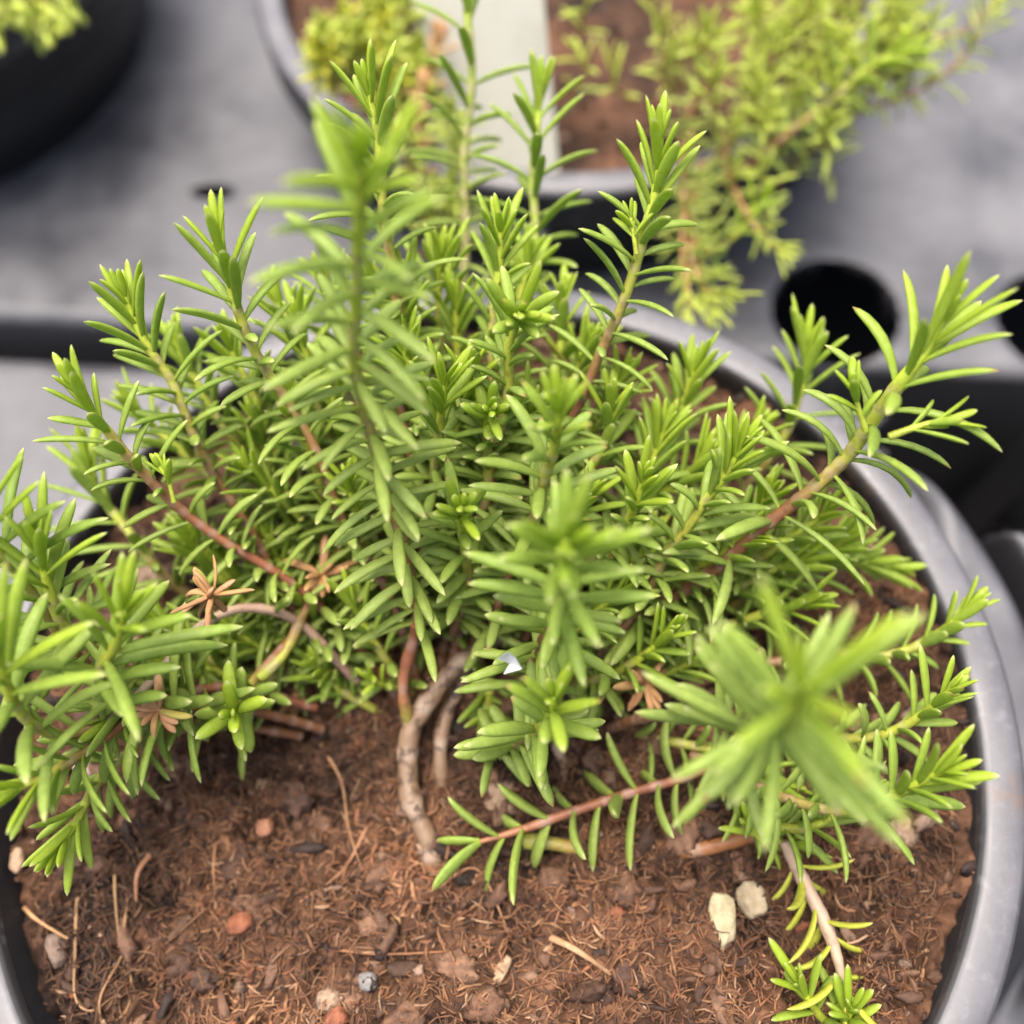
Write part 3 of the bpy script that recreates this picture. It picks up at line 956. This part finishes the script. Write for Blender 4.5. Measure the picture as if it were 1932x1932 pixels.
# a scrap of white film caught on a leaf
mb = MB()
pts = [(938, 1243), (958, 1230), (972, 1240), (985, 1262), (950, 1272), (962, 1252)]
top = [at(x, y, 1.64 + .006 * k) for k, (x, y) in enumerate(pts)]
bot = [p + np.array((0, .002, -.004)) for p in top]
V = np.array(top + bot)
F4 = [(i, (i + 1) % 6, 6 + (i + 1) % 6, 6 + i) for i in range(6)]
mb.add(V, [(0, 1, 5), (1, 2, 5), (2, 3, 5), (3, 4, 5), (7, 6, 11), (8, 7, 11), (9, 8, 11), (10, 9, 11)], (1, 1, 1))
mb.add(V, F4, (1, 1, 1))
tag(mb.build('film_scrap', M_FILM, None, top[0], smooth=False), 'tiny scrap of white film caught on a needle leaf in the middle', 'film scrap')

# ------------------------------------------------------------------ the pots behind: label and plants
LB = atz(945, 352, -.34)
lab = MB()
wl, hl = .185, 1.05
tilt = R(40)
up = np.array([-.05, math.sin(tilt), math.cos(tilt)])
rt = unit(np.array([1, -.1, 0.0]))
nr = unit(np.cross(rt, up))
outl = [(-wl * .62, -.16), (wl * .62, -.16), (wl * .93, -.02), (wl, .06), (wl * 1.04, hl - .06), (wl * .98, hl), (-wl * .98, hl), (-wl * 1.04, hl - .06), (-wl, .06), (-wl * .93, -.02)]
fr = np.array([LB + rt * x + up * y + nr * .006 for x, y in outl])
bk = fr - nr * .014
n = len(outl)
lab.add(np.vstack([fr, bk]), [[i, (i + 1) % n, n + (i + 1) % n, n + i] for i in range(n)], (1, 1, 1))
lab.add(fr, [list(range(n))], (1, 1, 1))
lab.add(bk, [list(range(n))[::-1]], (1, 1, 1))
tag(lab.build('plant_label', M_LABEL, None, LB, smooth=False), 'blank off white plastic plant label standing in the pot behind', 'plant label')

rg = random.Random(42)
BB = np.array([.9, 2.5, -.4])
trail = thing('trailing_plant', BB, 'blurred fine leaved yellow green plant filling the pot behind at the right of the label', 'potted plant')


def back_shoot(root, org, pts, d0, d1, seed, **kw):
    k = dict(L=.085, W=.0115, sp_=.021, rs=.006, mats=(M_STEM_ORANGE, M_LEAF_BACK), tiplen=.12, young=.3)
    k.update(kw)
    grow(root, org, px_path(pts, d0, d1), seed=seed, **k)


BACK = [([(1715, 95), (1640, 130), (1560, 200), (1480, 260), (1380, 330)], 2.62, 2.9, dict(L=.115, mats=(M_STEM, M_LEAF), W=.02, rs=.011)),
        ([(1880, 10), (1830, 90), (1790, 130), (1700, 190), (1600, 210)], 2.8, 3.0, dict(L=.10)),
        ([(1930, -40), (1860, 20), (1800, 60), (1650, 80)], 3.0, 3.1, dict(L=.10)),
        ([(1440, 370), (1400, 430), (1340, 470), (1300, 400), (1290, 300)], 2.55, 2.85, dict(mats=(M_STEM, M_LEAF))),
        ([(1380, 560), (1330, 540), (1300, 470), (1290, 360), (1300, 250)], 2.5, 2.85, dict()),
        ([(1300, 600), (1295, 520), (1290, 430), (1285, 320), (1300, 200)], 2.5, 2.85, dict()),
        ([(1350, 590), (1320, 520), (1310, 420), (1320, 300)], 2.5, 2.85, dict()),
        ([(1480, 480), (1420, 420), (1380, 350), (1370, 250)], 2.6, 2.9, dict())]
for i in range(52):
    x, y = rg.uniform(1320, 1760), rg.uniform(-20, 330)
    if y > 330 - (x - 1430) * .62 and x > 1430:
        y = rg.uniform(-20, max(20, 300 - (x - 1430) * .75))
    fx, fy = x + rg.uniform(-110, 30), y + rg.uniform(50, 150)
    BACK.append(([(x, y), ((x + fx) / 2 + rg.uniform(-25, 25), (y + fy) / 2), (fx, fy)], rg.uniform(2.65, 2.85), 3.02, dict()))
for i in range(8):
    x, y = rg.uniform(1060, 1300), rg.uniform(-20, 110)
    BACK.append(([(x, y), (x + rg.uniform(-30, 30), y + 50), (x + rg.uniform(-60, 60), y + 100)], 2.85, 3.05, dict(sp_=.035)))
for i, (p, d0, d1, kw) in enumerate(BACK):
    back_shoot(trail, BB, p, d0, d1, 500 + i, **kw)

MB2 = np.array([-.1, 2.6, -.4])
moss = thing('mossy_plant', MB2, 'blurred yellow green tufts left of the white label in the pot behind', 'potted plant')
for i in range(34):
    x, y = rg.uniform(600, 800), rg.uniform(-20, 190)
    if x < 680 and y > 100:
        y -= 90
    back_shoot(moss, MB2, [(x, y), (x + rg.uniform(-20, 20), y + 40), (x + rg.uniform(-30, 40), y + 85)], rg.uniform(2.75, 2.95), 3.05, 700 + i,
               L=.07, W=.017, sp_=.016, mats=(M_STEM_ORANGE, M_LEAF_YEL if i % 3 == 0 else M_LEAF_BACK))
for i in range(10):
    x, y = rg.uniform(770, 880), rg.uniform(180, 420)
    back_shoot(moss, MB2, [(x, y), (x + rg.uniform(-15, 15), y + 50), (x + rg.uniform(-20, 20), y + 110)], rg.uniform(2.55, 2.75), 2.9, 740 + i, L=.075)
back_shoot(moss, MB2, [(800, 150), (790, 220), (795, 300), (785, 400)], 2.75, 2.8, 760, L=.06, mats=(M_STEM_ORANGE, M_LEAF_DEAD), W=.02)
back_shoot(moss, MB2, [(830, 60), (815, 130), (800, 190)], 2.85, 2.9, 761, L=.06, mats=(M_STEM_ORANGE, M_LEAF_DEAD), W=.02)

LB3 = np.array([-1.9, 2.6, -.25])
lp = thing('leafy_plant', LB3, 'blurred leafy plant hanging over the rim of the far left pot', 'potted plant')
for i, p in enumerate([[(98, 45), (85, 10), (60, -40)], [(75, 30), (60, -5), (30, -50)], [(25, 20), (10, -20), (0, -60)], [(130, -10), (110, -40), (60, -70)], [(-10, 40), (-30, 0), (-40, -60)]]):
    back_shoot(lp, LB3, p, 2.8, 3.0, 800 + i, L=.10, W=.03, sp_=.03)
